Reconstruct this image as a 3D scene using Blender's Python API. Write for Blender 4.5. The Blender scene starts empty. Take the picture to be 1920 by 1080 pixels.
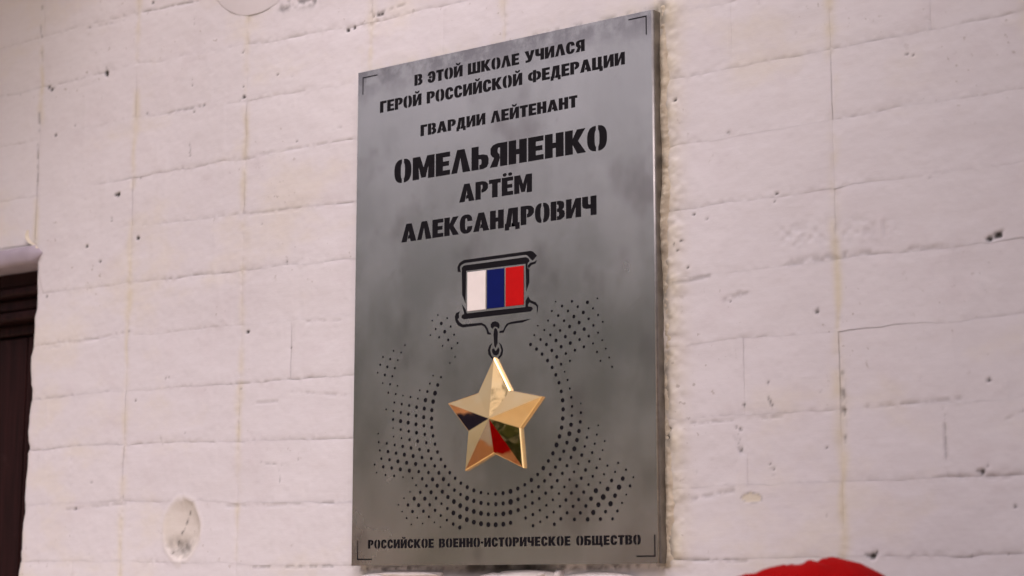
import bpy, bmesh, math, random
import numpy as np
from mathutils import Vector, Matrix, Euler
random.seed(7)
D = bpy.data
S = bpy.context.scene
C = S.collection
R = math.radians

# ---------------------------------------------------------------- camera, sky, sun, exposure
PW, PH, PT = 0.51245, 0.72, 0.0172          # plaque width, height, thickness
ZT = 2.366                                  # height of the plaque's top edge above the ground
F_PX = 3438.48
K = 0.72 / 0.84
CAM = Vector((2.03135773 * K, -2.30590433 * K - PT, -0.87081111 * K + ZT))
CM = Matrix(((0.8045727683418338, 0.09468915639541914, 0.5862564490936384),
             (0.5938540237246575, -0.1286915443269775, -0.7942140044879413),
             (0.00024279372311959154, 0.9871537114755035, -0.15977324860985512)))
cd = D.cameras.new('camera')
cam = D.objects.new('camera', cd)
C.objects.link(cam)
cam.matrix_world = Matrix.Translation(CAM) @ CM.to_4x4()
cd.sensor_width = 36.0
cd.lens = 36.0 * F_PX / 1920.0
cd.clip_start = 0.05
cd.clip_end = 500
cd.dof.use_dof = True
cd.dof.aperture_fstop = 4.5
S.camera = cam

SUN_EL, SUN_AZ = 52.0, -38.0                # azimuth from -Y towards +X
w = D.worlds.new('World'); S.world = w; w.use_nodes = True
nt = w.node_tree; nt.nodes.clear()
sky = nt.nodes.new('ShaderNodeTexSky'); sky.sky_type = 'NISHITA'; sky.sun_disc = False
sky.sun_elevation = R(SUN_EL); sky.sun_rotation = R(180 + SUN_AZ)
sky.air_density = 1.0; sky.dust_density = 6.0; sky.ozone_density = 1.0
hs = nt.nodes.new('ShaderNodeHueSaturation'); hs.inputs['Saturation'].default_value = 0.42
bg = nt.nodes.new('ShaderNodeBackground'); bg.inputs['Strength'].default_value = 0.15
wo = nt.nodes.new('ShaderNodeOutputWorld')
nt.links.new(sky.outputs[0], hs.inputs['Color']); nt.links.new(hs.outputs[0], bg.inputs[0]); nt.links.new(bg.outputs[0], wo.inputs[0])
sd = D.lights.new('sun', 'SUN'); sd.energy = 0.8; sd.angle = R(24); sd.color = (1.0, 0.95, 0.88)
sun = D.objects.new('sun', sd); C.objects.link(sun)
sv = Vector((math.sin(R(SUN_AZ)) * math.cos(R(SUN_EL)), -math.cos(R(SUN_AZ)) * math.cos(R(SUN_EL)), math.sin(R(SUN_EL))))
sun.rotation_euler = sv.to_track_quat('Z', 'Y').to_euler()
vs = S.view_settings
vs.view_transform = 'Standard'; vs.look = 'None'; vs.gamma = 1.0; vs.use_curve_mapping = False
vs.exposure = 0.19
vs.use_white_balance = True
vs.white_balance_temperature = 6500; vs.white_balance_tint = 24.0

# ---------------------------------------------------------------- helpers
YF = -PT                                    # plane of the plaque's face
def P(u, v, y=0.0):
    """photo pixel -> the point of the plane Y=y seen there (x, z)"""
    d = CM @ Vector(((u - 960) / F_PX, -(v - 540) / F_PX, -1.0))
    k = (y - CAM.y) / d.y
    p = CAM + d * k
    return p.x, p.z
f0 = P(930, 560, YF); cd.dof.focus_distance = -(CM.inverted() @ (Vector((f0[0], YF, f0[1])) - CAM)).z

def tag(o, label=None, cat=None, group=None, kind=None):
    if label: o['label'] = label
    if cat: o['category'] = cat
    if group: o['group'] = group
    if kind: o['kind'] = kind
    return o
def empty(name, loc=(0, 0, 0), rz=0):
    o = D.objects.new(name, None); C.objects.link(o); o.location = loc; o.rotation_euler = (0, 0, rz); o.empty_display_size = 0.1
    return o
def mesh_obj(name, me, mat, parent=None):
    o = D.objects.new(name, me); C.objects.link(o)
    if mat is not None and len(me.materials) == 0: me.materials.append(mat)
    if parent is not None: o.parent = parent
    return o
def bm_obj(name, bm, mat, parent=None, smooth=False):
    me = D.meshes.new(name); bmesh.ops.recalc_face_normals(bm, faces=bm.faces[:]); bm.to_mesh(me); bm.free()
    if smooth:
        for p in me.polygons: p.use_smooth = True
    return mesh_obj(name, me, mat, parent)
def box(bm, x0, x1, y0, y1, z0, z1):
    r = bmesh.ops.create_cube(bm, size=1)
    for v in r['verts']:
        v.co = Vector((x0 + (v.co.x + .5) * (x1 - x0), y0 + (v.co.y + .5) * (y1 - y0), z0 + (v.co.z + .5) * (z1 - z0)))
    return r['verts']
def bevel(bm, w, seg=2):
    bmesh.ops.bevel(bm, geom=bm.edges[:], offset=w, segments=seg, affect='EDGES', profile=0.5)
def grid_mesh(name, X, Y, Z, attrs=None, smooth=True):
    ny, nx = X.shape
    me = D.meshes.new(name)
    n = nx * ny
    me.vertices.add(n)
    me.vertices.foreach_set('co', np.stack([X, Y, Z], -1).astype(np.float32).ravel())
    i = np.arange((ny - 1) * (nx - 1)); a = (i // (nx - 1)) * nx + i % (nx - 1)
    q = np.stack([a, a + 1, a + nx + 1, a + nx], -1).astype(np.int32)
    me.loops.add(q.size); me.loops.foreach_set('vertex_index', q.ravel())
    me.polygons.add(len(q)); me.polygons.foreach_set('loop_start', (np.arange(len(q)) * 4).astype(np.int32))
    me.update(calc_edges=True)
    me.polygons.foreach_set('use_smooth', np.full(len(q), smooth))
    for k, a_ in (attrs or {}).items():
        at = me.attributes.new(k, 'FLOAT', 'POINT'); at.data.foreach_set('value', a_.astype(np.float32).ravel())
    me.validate(); me.update()
    return me

def _h(i, j, s):
    n = (i.astype(np.int64) * 374761393 + j.astype(np.int64) * 668265263 + s * 1442695041) & 0xffffffff
    n = ((n ^ (n >> 13)) * 1274126177) & 0xffffffff
    n = ((n ^ (n >> 16)) * 2246822519) & 0xffffffff
    return ((n ^ (n >> 15)) & 0xffff) / 32767.5 - 1.0
def vn(x, y, s=0):
    x = np.asarray(x, float); y = np.asarray(y, float)
    i = np.floor(x); j = np.floor(y); u = x - i; v = y - j
    u = u * u * u * (u * (u * 6 - 15) + 10); v = v * v * v * (v * (v * 6 - 15) + 10)
    return (_h(i, j, s) * (1 - u) + _h(i + 1, j, s) * u) * (1 - v) + (_h(i, j + 1, s) * (1 - u) + _h(i + 1, j + 1, s) * u) * v
def fbm(x, y, s=0, o=4):
    r = 0; a = 1.0; t = 0
    for k in range(o):
        r = r + a * vn(x, y, s + 17 * k); t += a; a *= 0.5; x = x * 2.03 + 5.1; y = y * 2.03 + 3.7
    return r / t * 1.4

# node helpers
def mat(name):
    m = D.materials.new(name); m.use_nodes = True
    n = m.node_tree.nodes; b = n['Principled BSDF']
    return m, m.node_tree, b
def node(t, ty, **kw):
    n = t.nodes.new(ty)
    for k, v in kw.items():
        if k in n.inputs: n.inputs[k].default_value = v
        else: setattr(n, k, v)
    return n
def mixc(t, fac, a, b):
    m = t.nodes.new('ShaderNodeMix'); m.data_type = 'RGBA'
    for s_, v in ((0, fac), (6, a), (7, b)):
        if hasattr(v, 'is_output'): t.links.new(v, m.inputs[s_])
        else: m.inputs[s_].default_value = v if s_ == 0 else (*v, 1)[:4]
    return m.outputs[2]
def mathn(t, op, a, b=None, c=None, clamp=False):
    m = t.nodes.new('ShaderNodeMath'); m.operation = op; m.use_clamp = clamp
    for i, v in enumerate((a, b, c)):
        if v is None: continue
        if hasattr(v, 'is_output'): t.links.new(v, m.inputs[i])
        else: m.inputs[i].default_value = v
    return m.outputs[0]
def ramp(t, x, lo, hi, a=0.0, b=1.0):
    m = t.nodes.new('ShaderNodeMapRange'); m.interpolation_type = 'SMOOTHSTEP'
    t.links.new(x, m.inputs[0])
    for i, v in enumerate((lo, hi, a, b)): m.inputs[i + 1].default_value = v
    return m.outputs[0]
def noise(t, scale, detail=4, rough=0.55, vec=None, stretch=None, seed=0):
    n = t.nodes.new('ShaderNodeTexNoise'); n.inputs['Scale'].default_value = scale; n.inputs['Detail'].default_value = detail; n.inputs['Roughness'].default_value = rough
    if vec is None:
        g = t.nodes.new('ShaderNodeNewGeometry'); vec = g.outputs['Position']
    mp = t.nodes.new('ShaderNodeMapping'); mp.inputs['Location'].default_value = (seed * 3.1, seed * 1.7, seed * 2.3)
    if stretch: mp.inputs['Scale'].default_value = stretch
    t.links.new(vec, mp.inputs[0]); t.links.new(mp.outputs[0], n.inputs['Vector'])
    return n.outputs['Fac']
def bump(t, h, dist, strength=1.0, prev=None):
    b = t.nodes.new('ShaderNodeBump'); b.inputs['Distance'].default_value = dist; b.inputs['Strength'].default_value = strength
    t.links.new(h, b.inputs['Height'])
    if prev is not None: t.links.new(prev, b.inputs['Normal'])
    return b.outputs[0]
def attr(t, name):
    a = t.nodes.new('ShaderNodeAttribute'); a.attribute_name = name
    return a.outputs['Fac']

# ---------------------------------------------------------------- materials
def m_whitewash():
    m, t, b = mat('whitewashed brick')
    big = noise(t, 2.2, 4, 0.5, seed=1); mid = noise(t, 14, 5, 0.6, seed=2); fine = noise(t, 160, 5, 0.65, seed=3)
    spk = noise(t, 95, 3, 0.5, seed=4); fld = noise(t, 7, 3, 0.5, seed=5); gr = noise(t, 620, 2, 0.6, seed=8)
    c = mixc(t, ramp(t, big, 0.35, 0.65), (0.640, 0.605, 0.620), (0.670, 0.637, 0.648))
    c = mixc(t, ramp(t, mid, 0.50, 0.78, 0, 0.5), c, (0.60, 0.545, 0.56))
    cr = noise(t, 5, 4, 0.6, seed=21, stretch=(1, 1, 1.6)); c = mixc(t, ramp(t, cr, 0.52, 0.70, 0, 0.55), c, (0.66, 0.605, 0.53))
    br = noise(t, 1.0, 4, 0.6, seed=22, stretch=(28, 28, 170)); c = mixc(t, ramp(t, br, 0.42, 0.7, 0, 0.22), c, (0.60, 0.56, 0.57))
    c = mixc(t, attr(t, 'yellow'), c, (0.62, 0.555, 0.425))
    s_ = mathn(t, 'MULTIPLY', ramp(t, spk, 0.645, 0.72), ramp(t, fld, 0.50, 0.68))
    c = mixc(t, mathn(t, 'MULTIPLY', s_, 0.55), c, (0.30, 0.25, 0.21))
    c = mixc(t, attr(t, 'dirt_shade'), c, (0.035, 0.03, 0.026))
    t.links.new(c, b.inputs['Base Color']); b.inputs['Roughness'].default_value = 0.72
    b.inputs['Specular IOR Level'].default_value = 0.3
    n1 = bump(t, mid, 0.0010, 0.35); n2 = bump(t, fine, 0.0003, 0.6, n1); n3 = bump(t, gr, 0.00014, 0.6, bump(t, br, 0.0003, 0.6, n2))
    t.links.new(n3, b.inputs['Normal'])
    return m
def m_filler():
    m, t, b = mat('cement filler')
    a = noise(t, 60, 5, 0.6, seed=2); f = noise(t, 300, 4, 0.6, seed=9)
    c = mixc(t, ramp(t, a, 0.35, 0.7), (0.64, 0.56, 0.43), (0.52, 0.44, 0.33))
    c = mixc(t, attr(t, 'dirt_shade'), c, (0.06, 0.048, 0.036))
    t.links.new(c, b.inputs['Base Color']); b.inputs['Roughness'].default_value = 0.85
    t.links.new(bump(t, f, 0.0008, 0.8), b.inputs['Normal'])
    return m
def m_steel():
    m, t, b = mat('brushed stainless steel')
    st = noise(t, 1.0, 3, 0.6, stretch=(900, 900, 9), seed=1)
    st2 = noise(t, 1.0, 3, 0.5, stretch=(160, 160, 3), seed=2)
    bl = noise(t, 9, 4, 0.55, stretch=(1, 1, .8), seed=5); bl2 = noise(t, 26, 4, 0.6, seed=6)
    sm = noise(t, 11, 3, 0.5, stretch=(1, 1, .7), seed=13)
    c = mixc(t, ramp(t, bl, 0.38, 0.62), (0.62, 0.575, 0.52), (0.71, 0.66, 0.605))
    c = mixc(t, ramp(t, sm, 0.54, 0.72, 0, 0.75), c, (0.43, 0.375, 0.345))
    sp = node(t, 'ShaderNodeSeparateXYZ'); ge = node(t, 'ShaderNodeNewGeometry'); t.links.new(ge.outputs['Position'], sp.inputs[0])
    te = mathn(t, 'MULTIPLY', ramp(t, sp.outputs[2], ZT - .06, ZT - .004), ramp(t, bl2, 0.36, 0.60, 0.15, 0.85))   # heat-tinted upper edge
    c = mixc(t, te, c, (0.34, 0.30, 0.29))
    c = mixc(t, ramp(t, bl2, 0.60, 0.78, 0, 0.4), c, (0.50, 0.445, 0.41))
    c = mixc(t, ramp(t, mathn(t, 'ADD', mathn(t, 'MULTIPLY', st, 0.5), mathn(t, 'MULTIPLY', st2, 0.5)), 0.35, 0.65, 0, 0.09), c, (0.74, 0.71, 0.68))
    t.links.new(c, b.inputs['Base Color']); b.inputs['Metallic'].default_value = 1.0
    r = mathn(t, 'ADD', mathn(t, 'MULTIPLY', st2, 0.015), mathn(t, 'MULTIPLY', bl, 0.14))
    t.links.new(mathn(t, 'ADD', r, 0.17), b.inputs['Roughness'])
    t.links.new(bump(t, bl, 0.004, 0.10), b.inputs['Normal'])
    return m
def m_plain(name, col, rough=0.5, metal=0.0, var=0.12, sc=40, bmp=0.0, bsc=200, coat=0.0, spec=0.5):
    m, t, b = mat(name)
    n = noise(t, sc, 4, 0.6)
    c = mixc(t, ramp(t, n, 0.3, 0.7), tuple(x * (1 - var) for x in col), tuple(min(1, x * (1 + var)) for x in col))
    t.links.new(c, b.inputs['Base Color']); b.inputs['Roughness'].default_value = rough; b.inputs['Metallic'].default_value = metal
    b.inputs['Coat Weight'].default_value = coat; b.inputs['Specular IOR Level'].default_value = spec
    if bmp: t.links.new(bump(t, noise(t, bsc, 4, 0.6, seed=3), bmp, 0.8), b.inputs['Normal'])
    return m
def m_gold():
    m, t, b = mat('polished gold')
    n = noise(t, 30, 3, 0.5, seed=2)
    c = mixc(t, ramp(t, n, 0.3, 0.7), (1.0, 0.66, 0.29), (1.0, 0.70, 0.34))
    t.links.new(c, b.inputs['Base Color']); b.inputs['Metallic'].default_value = 1.0; b.inputs['Roughness'].default_value = 0.02
    t.links.new(bump(t, noise(t, 18, 2, 0.4, seed=4), 0.0012, 0.35), b.inputs['Normal'])
    return m
def m_wood():
    m, t, b = mat('dark brown painted wood')
    n = noise(t, 1.0, 5, 0.6, stretch=(140, 140, 6)); a = noise(t, 25, 3, 0.5, seed=3)
    c = mixc(t, ramp(t, n, 0.3, 0.7), (0.010, 0.0022, 0.0022), (0.024, 0.006, 0.006))
    c = mixc(t, ramp(t, a, 0.68, 0.78, 0, .4), c, (0.04, 0.018, 0.018))
    t.links.new(c, b.inputs['Base Color']); b.inputs['Roughness'].default_value = 0.6; b.inputs['Specular IOR Level'].default_value = 0.12
    t.links.new(bump(t, n, 0.0006, 0.7), b.inputs['Normal'])
    return m
M_WALL = m_whitewash(); M_FILL = m_filler(); M_STEEL = m_steel(); M_GOLD = m_gold(); M_WOOD = m_wood()
M_SATIN = m_plain('satin rose gold', (0.78, 0.50, 0.33), 0.42, 1.0, 0.03, 20)
M_BLACK = m_plain('matt black enamel', (0.006, 0.005, 0.007), 0.7, 0, 0.15, 80)
M_BLACK.node_tree.nodes['Principled BSDF'].inputs['Specular IOR Level'].default_value = 0.12
M_EWHITE = m_plain('white enamel', (0.80, 0.74, 0.70), 0.35, 0, 0.02, 60, spec=.2)
M_EBLUE = m_plain('blue enamel', (0.002, 0.007, 0.095), 0.32, 0, 0.06, 60, spec=.2)
M_ERED = m_plain('red enamel', (0.52, 0.003, 0.0015), 0.4, 0, 0.04, 60, spec=.2)
M_RIM = m_plain('stainless steel edge', (0.30, 0.285, 0.27), 0.45, 1.0, 0.15, 60)
M_LEDGE = m_plain('grey painted concrete', (0.36, 0.31, 0.36), 0.7, 0, 0.06, 30, 0.0008, 120)
M_SHADE_PIER = m_plain('dark grey shading block', (0.10, 0.085, 0.11), 0.7, 0, 0.06, 30)  # dark tone for the added block that shades the wall
M_FIT = m_plain('pale grey plastic', (0.63, 0.59, 0.595), 0.6, 0, 0.02, 20)
M_LUMP = m_plain('white plaster', (0.74, 0.68, 0.66), 0.75, 0, 0.04, 60, 0.0006, 220)
M_RED = m_plain('red wool felt', (0.34, 0.002, 0.0012), 0.95, 0, 0.06, 30, 0.0006, 500, spec=.08)
M_SKIN = m_plain('skin', (0.55, 0.34, 0.25), 0.5, 0, 0.04, 20)
M_HAIR = m_plain('brown hair', (0.05, 0.028, 0.015), 0.6, 0, 0.2, 90, 0.002, 90)
M_SHIRT = m_plain('beige uniform cloth', (0.42, 0.34, 0.22), 0.85, 0, 0.06, 30, 0.0006, 400)
M_TROU = m_plain('navy trousers cloth', (0.02, 0.022, 0.05), 0.85, 0, 0.1, 30, 0.0006, 400)
M_SHOE = m_plain('black leather', (0.015, 0.013, 0.012), 0.35, 0, 0.1, 40)
# ---------------------------------------------------------------- ground behind and around the viewer (seen mirrored in the metal)
def m_ground():
    m, t, b = mat('pale concrete paving')
    n = noise(t, 0.8, 5, 0.6); f = noise(t, 60, 4, 0.6, seed=3)
    c = mixc(t, ramp(t, n, 0.3, 0.7), (0.52, 0.43, 0.30), (0.64, 0.54, 0.40))
    t.links.new(c, b.inputs['Base Color']); b.inputs['Roughness'].default_value = 0.85
    t.links.new(bump(t, f, 0.002, 0.6), b.inputs['Normal'])
    return m
bm = bmesh.new()
bmesh.ops.create_grid(bm, x_segments=1, y_segments=1, size=120)
ground = bm_obj('pavement', bm, m_ground()); tag(ground, kind='structure')
bm = bmesh.new()
for v in ((-60, -90), (60, -90), (60, -17.0), (-60, -17.0)): bm.verts.new((*v, 0.006))
bm.faces.new(bm.verts[:])
lawn = bm_obj('lawn', bm, m_plain('grass', (0.05, 0.10, 0.02), 0.9, 0, 0.3, 3, 0.02, 60)); tag(lawn, kind='structure')

M_LEAF = m_plain('leaves', (0.060, 0.10, 0.018), 0.5, 0, 0.5, 1.3)
M_BARK = m_plain('bark', (0.10, 0.07, 0.05), 0.9, 0, 0.3, 12, 0.01, 20)
def crown_mesh(seed):
    rs = np.random.RandomState(seed); cl = []
    for _ in range(34):
        d = rs.normal(size=3); d /= np.linalg.norm(d); r = rs.uniform(.35, 1) ** .5
        cl.append((d * r * np.array([2.1, 2.1, 2.7]) + np.array([0, 0, 5.6]), rs.uniform(.55, .95)))
    V = []; Fc = []
    for c_, r_ in cl:
        for _ in range(230):
            d = rs.normal(size=3); d /= np.linalg.norm(d); p = c_ + d * r_ * rs.uniform(.6, 1.05)
            a = rs.normal(size=3); a /= np.linalg.norm(a); b_ = np.cross(a, d + .3 * rs.normal(size=3)); b_ /= np.linalg.norm(b_) + 1e-6
            s = rs.uniform(.06, .12); i = len(V)
            V += [p - a * s, p + b_ * s * .5, p + a * s, p - b_ * s * .5]; Fc.append((i, i + 1, i + 2, i + 3))
    me = D.meshes.new('crown'); me.from_pydata([tuple(v) for v in V], [], Fc); me.materials.append(M_LEAF)
    return me
def trunk_mesh():
    bm = bmesh.new()
    def limb(a, b, r0, r1):
        d = Vector(b) - Vector(a); q = d.to_track_quat('Z', 'Y').to_matrix().to_4x4()
        bmesh.ops.create_cone(bm, segments=10, radius1=r0, radius2=r1, depth=d.length, cap_ends=True, matrix=Matrix.Translation((Vector(a) + Vector(b)) / 2) @ q)
    limb((0, 0, -.1), (.05, 0, 3.0), .22, .15); limb((.05, 0, 2.95), (0, .1, 5.6), .15, .07)
    for k in range(6):
        a = k * 1.05; limb((.05, 0, 2.6 + k * .3), (1.3 * math.cos(a), 1.3 * math.sin(a), 4.2 + k * .4), .07, .025)
    me = D.meshes.new('trunk'); bm.to_mesh(me); bm.free(); me.materials.append(M_BARK)
    return me
cms = [crown_mesh(3), crown_mesh(8)]; tm = trunk_mesh()
trees = [(3.6, -10.0, 1.0, 'leafy green tree behind the photographer, nearest of all'),
         (-1.3, -11.0, 0.72, 'small leafy tree straight out from the plaque, mirrored in the star'),
         (6.8, -13.5, 1.1, 'tall leafy tree at the right end of the lawn')]
trees += [(-8.5 - 3.1 * k, -24.5 - 1.5 * (k % 2), .98 + .07 * ((k * 5) % 3), 'leafy tree of the far belt across the lawn') for k in range(8)]
for i, (x, y, s, lb) in enumerate(trees):
    t_ = empty('tree', (x, y, 0), i * 1.3); t_.scale = (s, s, s); tag(t_, lb, 'tree', 'far belt of trees across the lawn' if i > 2 else 'nearer trees behind the photographer')
    mesh_obj('crown', cms[i % 2], None, t_); mesh_obj('trunk', tm, None, t_)

# ---------------------------------------------------------------- the wall: real bricks under thick whitewash
# course lines, measured on the photograph, at three places along the wall (heights relative to the plaque's top)
XL, XM, XR = -0.587 * K, 0.0, 0.88 * K
ZLn = [.44, .334, .226, .120, .014, -.103, -.198, -.306, -.408, -.513, -.612, -.719, -.828, -.932, -1.035, -1.14]
ZMn = [.40, .297, .192, .092, -.010, -.111, -.221, -.321, -.417, -.520, -.630, -.735, -.841, -.944, -1.045, -1.15]
ZRn = [.402, .300, .198, .096, -.006, -.109, -.213, -.313, -.417, -.518, -.628, -.729, -.833, -.937, -1.04, -1.145]
def course(j, x):
    return np.interp(x, [XL, XM, XR], [ZLn[j] * K, ZMn[j] * K, ZRn[j] * K]) + ZT + .0024 * fbm(np.asarray(x, float) * 20, np.zeros_like(np.asarray(x, float)) + j * 7.3, 71, 4)
def depth_h(x, z): return np.clip(.50 + .95 * fbm(x * 6, z * 22, 72, 3), .0, 1.25)
def depth_v(x, z): return np.clip(.35 + .8 * fbm(x * 22, z * 8, 73, 3), .04, 1.2)
COL = [-1.75 * K, -1.455 * K, -1.16 * K, -.868 * K, -.5865 * K, -.288 * K, .012 * K, .30 * K, .594 * K, .884 * K, 1.178 * K, 1.472 * K]
HALF = {(8, 9): .732, (8, 10): .735, (8, 3): .725, (8, 4): .722, (9, 10): 1.038, (9, 4): 1.039, (9, 3): 1.039, (3, 10): -.734, (5, 8): -.166, (6, 3): .17, (10, 4): 1.33, (3, 12): -.72}
OPEN_X = -.868 * K                           # right edge of the door opening
OPEN_Z = -.236 * K + ZT                      # its head
def W_(u, v): return P(u, v, 0.0)
spots = [  # u, v, radius px, how dark
 (92, 163, 5, 1), (97, 168, 4, .8), (201, 138, 4, 1), (199, 127, 3, .6), (457, 182, 6, 1), (222, 364, 6, 1), (217, 365, 4, 1), (259, 447, 5, 1), (162, 462, 5, .9), (208, 415, 5, .45), (209, 409, 4, .3),
 (187, 491, 3, .9), (103, 254, 3.5, .9), (140, 236, 3, .6), (652, 57, 4, 1), (664, 52, 3.5, .9), (273, 213, 2.5, .7), (382, 198, 3, .6), (363, 210, 3, .5), (455, 100, 2.5, .8), (456, 163, 2.5, .7), (471, 188, 2.5, .6),
 (285, 5, 2.5, .7), (168, 52, 3, .6), (1872, 440, 6, 1), (1855, 448, 4.5, 1), (1855, 712, 4, .9), (1636, 1043, 6, .9), (1843, 884, 6, .7), (1833, 883, 5, .35), (1903, 950, 4, .6), (1267, 189, 3, .8), (1278, 453, 4, .6),
 (1266, 459, 3, .7), (1273, 470, 4, .6), (1291, 502, 3, .8), (1301, 403, 2.5, .7), (1325, 411, 3, .5), (1455, 363, 3, .8), (1452, 377, 3, .5), (1364, 249, 4, .5), (1530, 585, 3.5, .7), (1369, 565, 3, .5), (1385, 545, 3, .5),
 (1395, 760, 5, .6), (1445, 753, 4, .55), (1448, 760, 3.5, .5), (1440, 718, 3, .6), (1380, 801, 4, .5), (1387, 803, 3, .5), (1388, 845, 4, .5), (1385, 830, 3, .4), (1450, 893, 3, .5), (1443, 870, 3, .5), (1551, 840, 3, .5), (1550, 967, 4, .4),
 (524, 483, 3.5, .6), (538, 490, 4, .5), (492, 420, 3, .3), (521, 140, 3, .5), (548, 143, 2, .6), (556, 265, 3, .5), (464, 622, 3, .8), (545, 652, 3, .5), (254, 751, 3, .8), (310, 710, 5, .4), (316, 708, 3, .5), (347, 811, 3, .5),
 (142, 954, 4, .8), (230, 933, 4, .6), (172, 905, 5, .3), (560, 861, 4, .6), (452, 730, 4, .6), (385, 733, 3, .4), (87, 556, 3, .6), (242, 621, 3, .7), (262, 333, 4, .5), (355, 293, 2.5, .7), (355, 286, 2.5, .6), (357, 300, 2.5, .5),
 (363, 35, 3, .5), (364, 45, 3, .6), (360, 160, 3, .6), (360, 150, 3, .3), (13, 180, 5, .4), (38, 178, 4, .3), (1700, 103, 2.5, .7), (1713, 103, 2.5, .6), (1744, 333, 4, .35), (1890, 1040, 3, .5), (1820, 1043, 4, .4), (1450, 880, 4, .5),
 (1252, 812, 7, 1), (1253, 820, 7, 1), (1254, 806, 5, .9), (700, 30, 3, .6), (716, 25, 4, .8), (708, 28, 3, .7)]
SP = [(*W_(u, v), r * (.78 if a > .65 else .52) * 0.86 / 1180 * 1.15, a) for u, v, r, a in spots]
# soft rough smears along some joints (u0, v0, u1, v1, half width px, strength)
smears = [(315, 213, 382, 198, 4, .28), (85, 655, 230, 625, 3, .10), (1255, 1049, 1400, 1052, 3, .25), (1265, 532, 1330, 518, 4, .35), (1470, 495, 1600, 478, 7, .22), (1480, 440, 1660, 430, 26, .06), (1275, 795, 1470, 781, 3, .25),
          (1580, 478, 1640, 474, 5, .2), (1705, 467, 1775, 462, 3, .2), (1625, 763, 1800, 748, 3, .2), (700, 27, 760, 8, 3, .3), (545, 735, 655, 742, 3, .16), (470, 757, 520, 753, 3, .18), (425, 950, 655, 943, 4, .14), (455, 1064, 660, 1062, 3, .3),
          (125, 956, 235, 945, 3, .18), (130, 175, 180, 150, 3, .3), (268, 22, 370, 2, 2.5, .3), (165, 53, 240, 38, 3, .15), (480, 290, 660, 262, 2.5, .16), (470, 402, 660, 380, 2.5, .13), (575, 603, 640, 600, 3, .15), (1260, 945, 1375, 920, 4, .25),
          (520, 890, 530, 870, 2, .3), (528, 17, 560, 6, 9, .55), (545, 4, 590, 2, 13, .6), (1375, 815, 1390, 850, 3, .3), (1577, 690, 1583, 770, 4.5, .6), (1583, 770, 1585, 830, 2.5, .5), (1770, 765, 1776, 860, 3, .3), (1385, 815, 1393, 850, 1.5, .6), (1440, 745, 1450, 768, 1.5, .6), (1360, 562, 1400, 548, 6, .25), (1300, 870, 1305, 885, 3, .25), (1335, 865, 1342, 880, 3, .25), (1520, 750, 1548, 727, 1.2, .4), (1884, 787, 1920, 770, 1.5, .3), (1436, 880, 1450, 878, 1.2, .6), (355, 270, 358, 300, 1.5, .5), (490, 868, 520, 870, 1.5, .4), (525, 905, 528, 870, 1.3, .4), (300, 820, 304, 835, 1.5, .3), (640, 240, 600, 250, 1.2, .2), (1780, 895, 1905, 895, 5, .15), (78, 0, 79, 20, 3, .5), (76, 48, 78, 70, 2.5, .5), (79, 92, 80, 118, 4, .4), (73, 212, 73, 245, 4, .5),
          (70, 270, 70, 340, 1.8, .6), (1420, 0, 1425, 10, 2, .1)]
SM = [(*W_(a, b), *W_(c, d), h * .86 / 1180, s) for a, b, c, d, h, s in smears]
_e = [P(*q) for q in ((78, 478), (68, 500), (67, 520), (73, 550), (74, 556), (66, 570), (60, 595), (59, 632), (58, 650), (53, 670), (52, 705), (53, 722), (59, 741), (53, 757), (51, 768), (48, 800), (47, 825), (51, 838), (46, 850), (46, 866), (44, 885), (40, 920), (39, 938), (41, 950), (41, 962), (36, 980), (33, 1000), (31, 1030), (28, 1055), (26, 1064), (17, 1074), (14, 1085))]
EDGE_Z = [-q[1] for q in _e]; EDGE_X = [q[0] for q in _e]
HOLE = W_(340, 994)
HX = (W_(372, 994)[0] - W_(308, 994)[0]) / 2; HZ = abs(W_(340, 938)[1] - W_(340, 1050)[1]) / 2
zb = ZT - PH
CHIP = W_(1408, 934)
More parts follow.
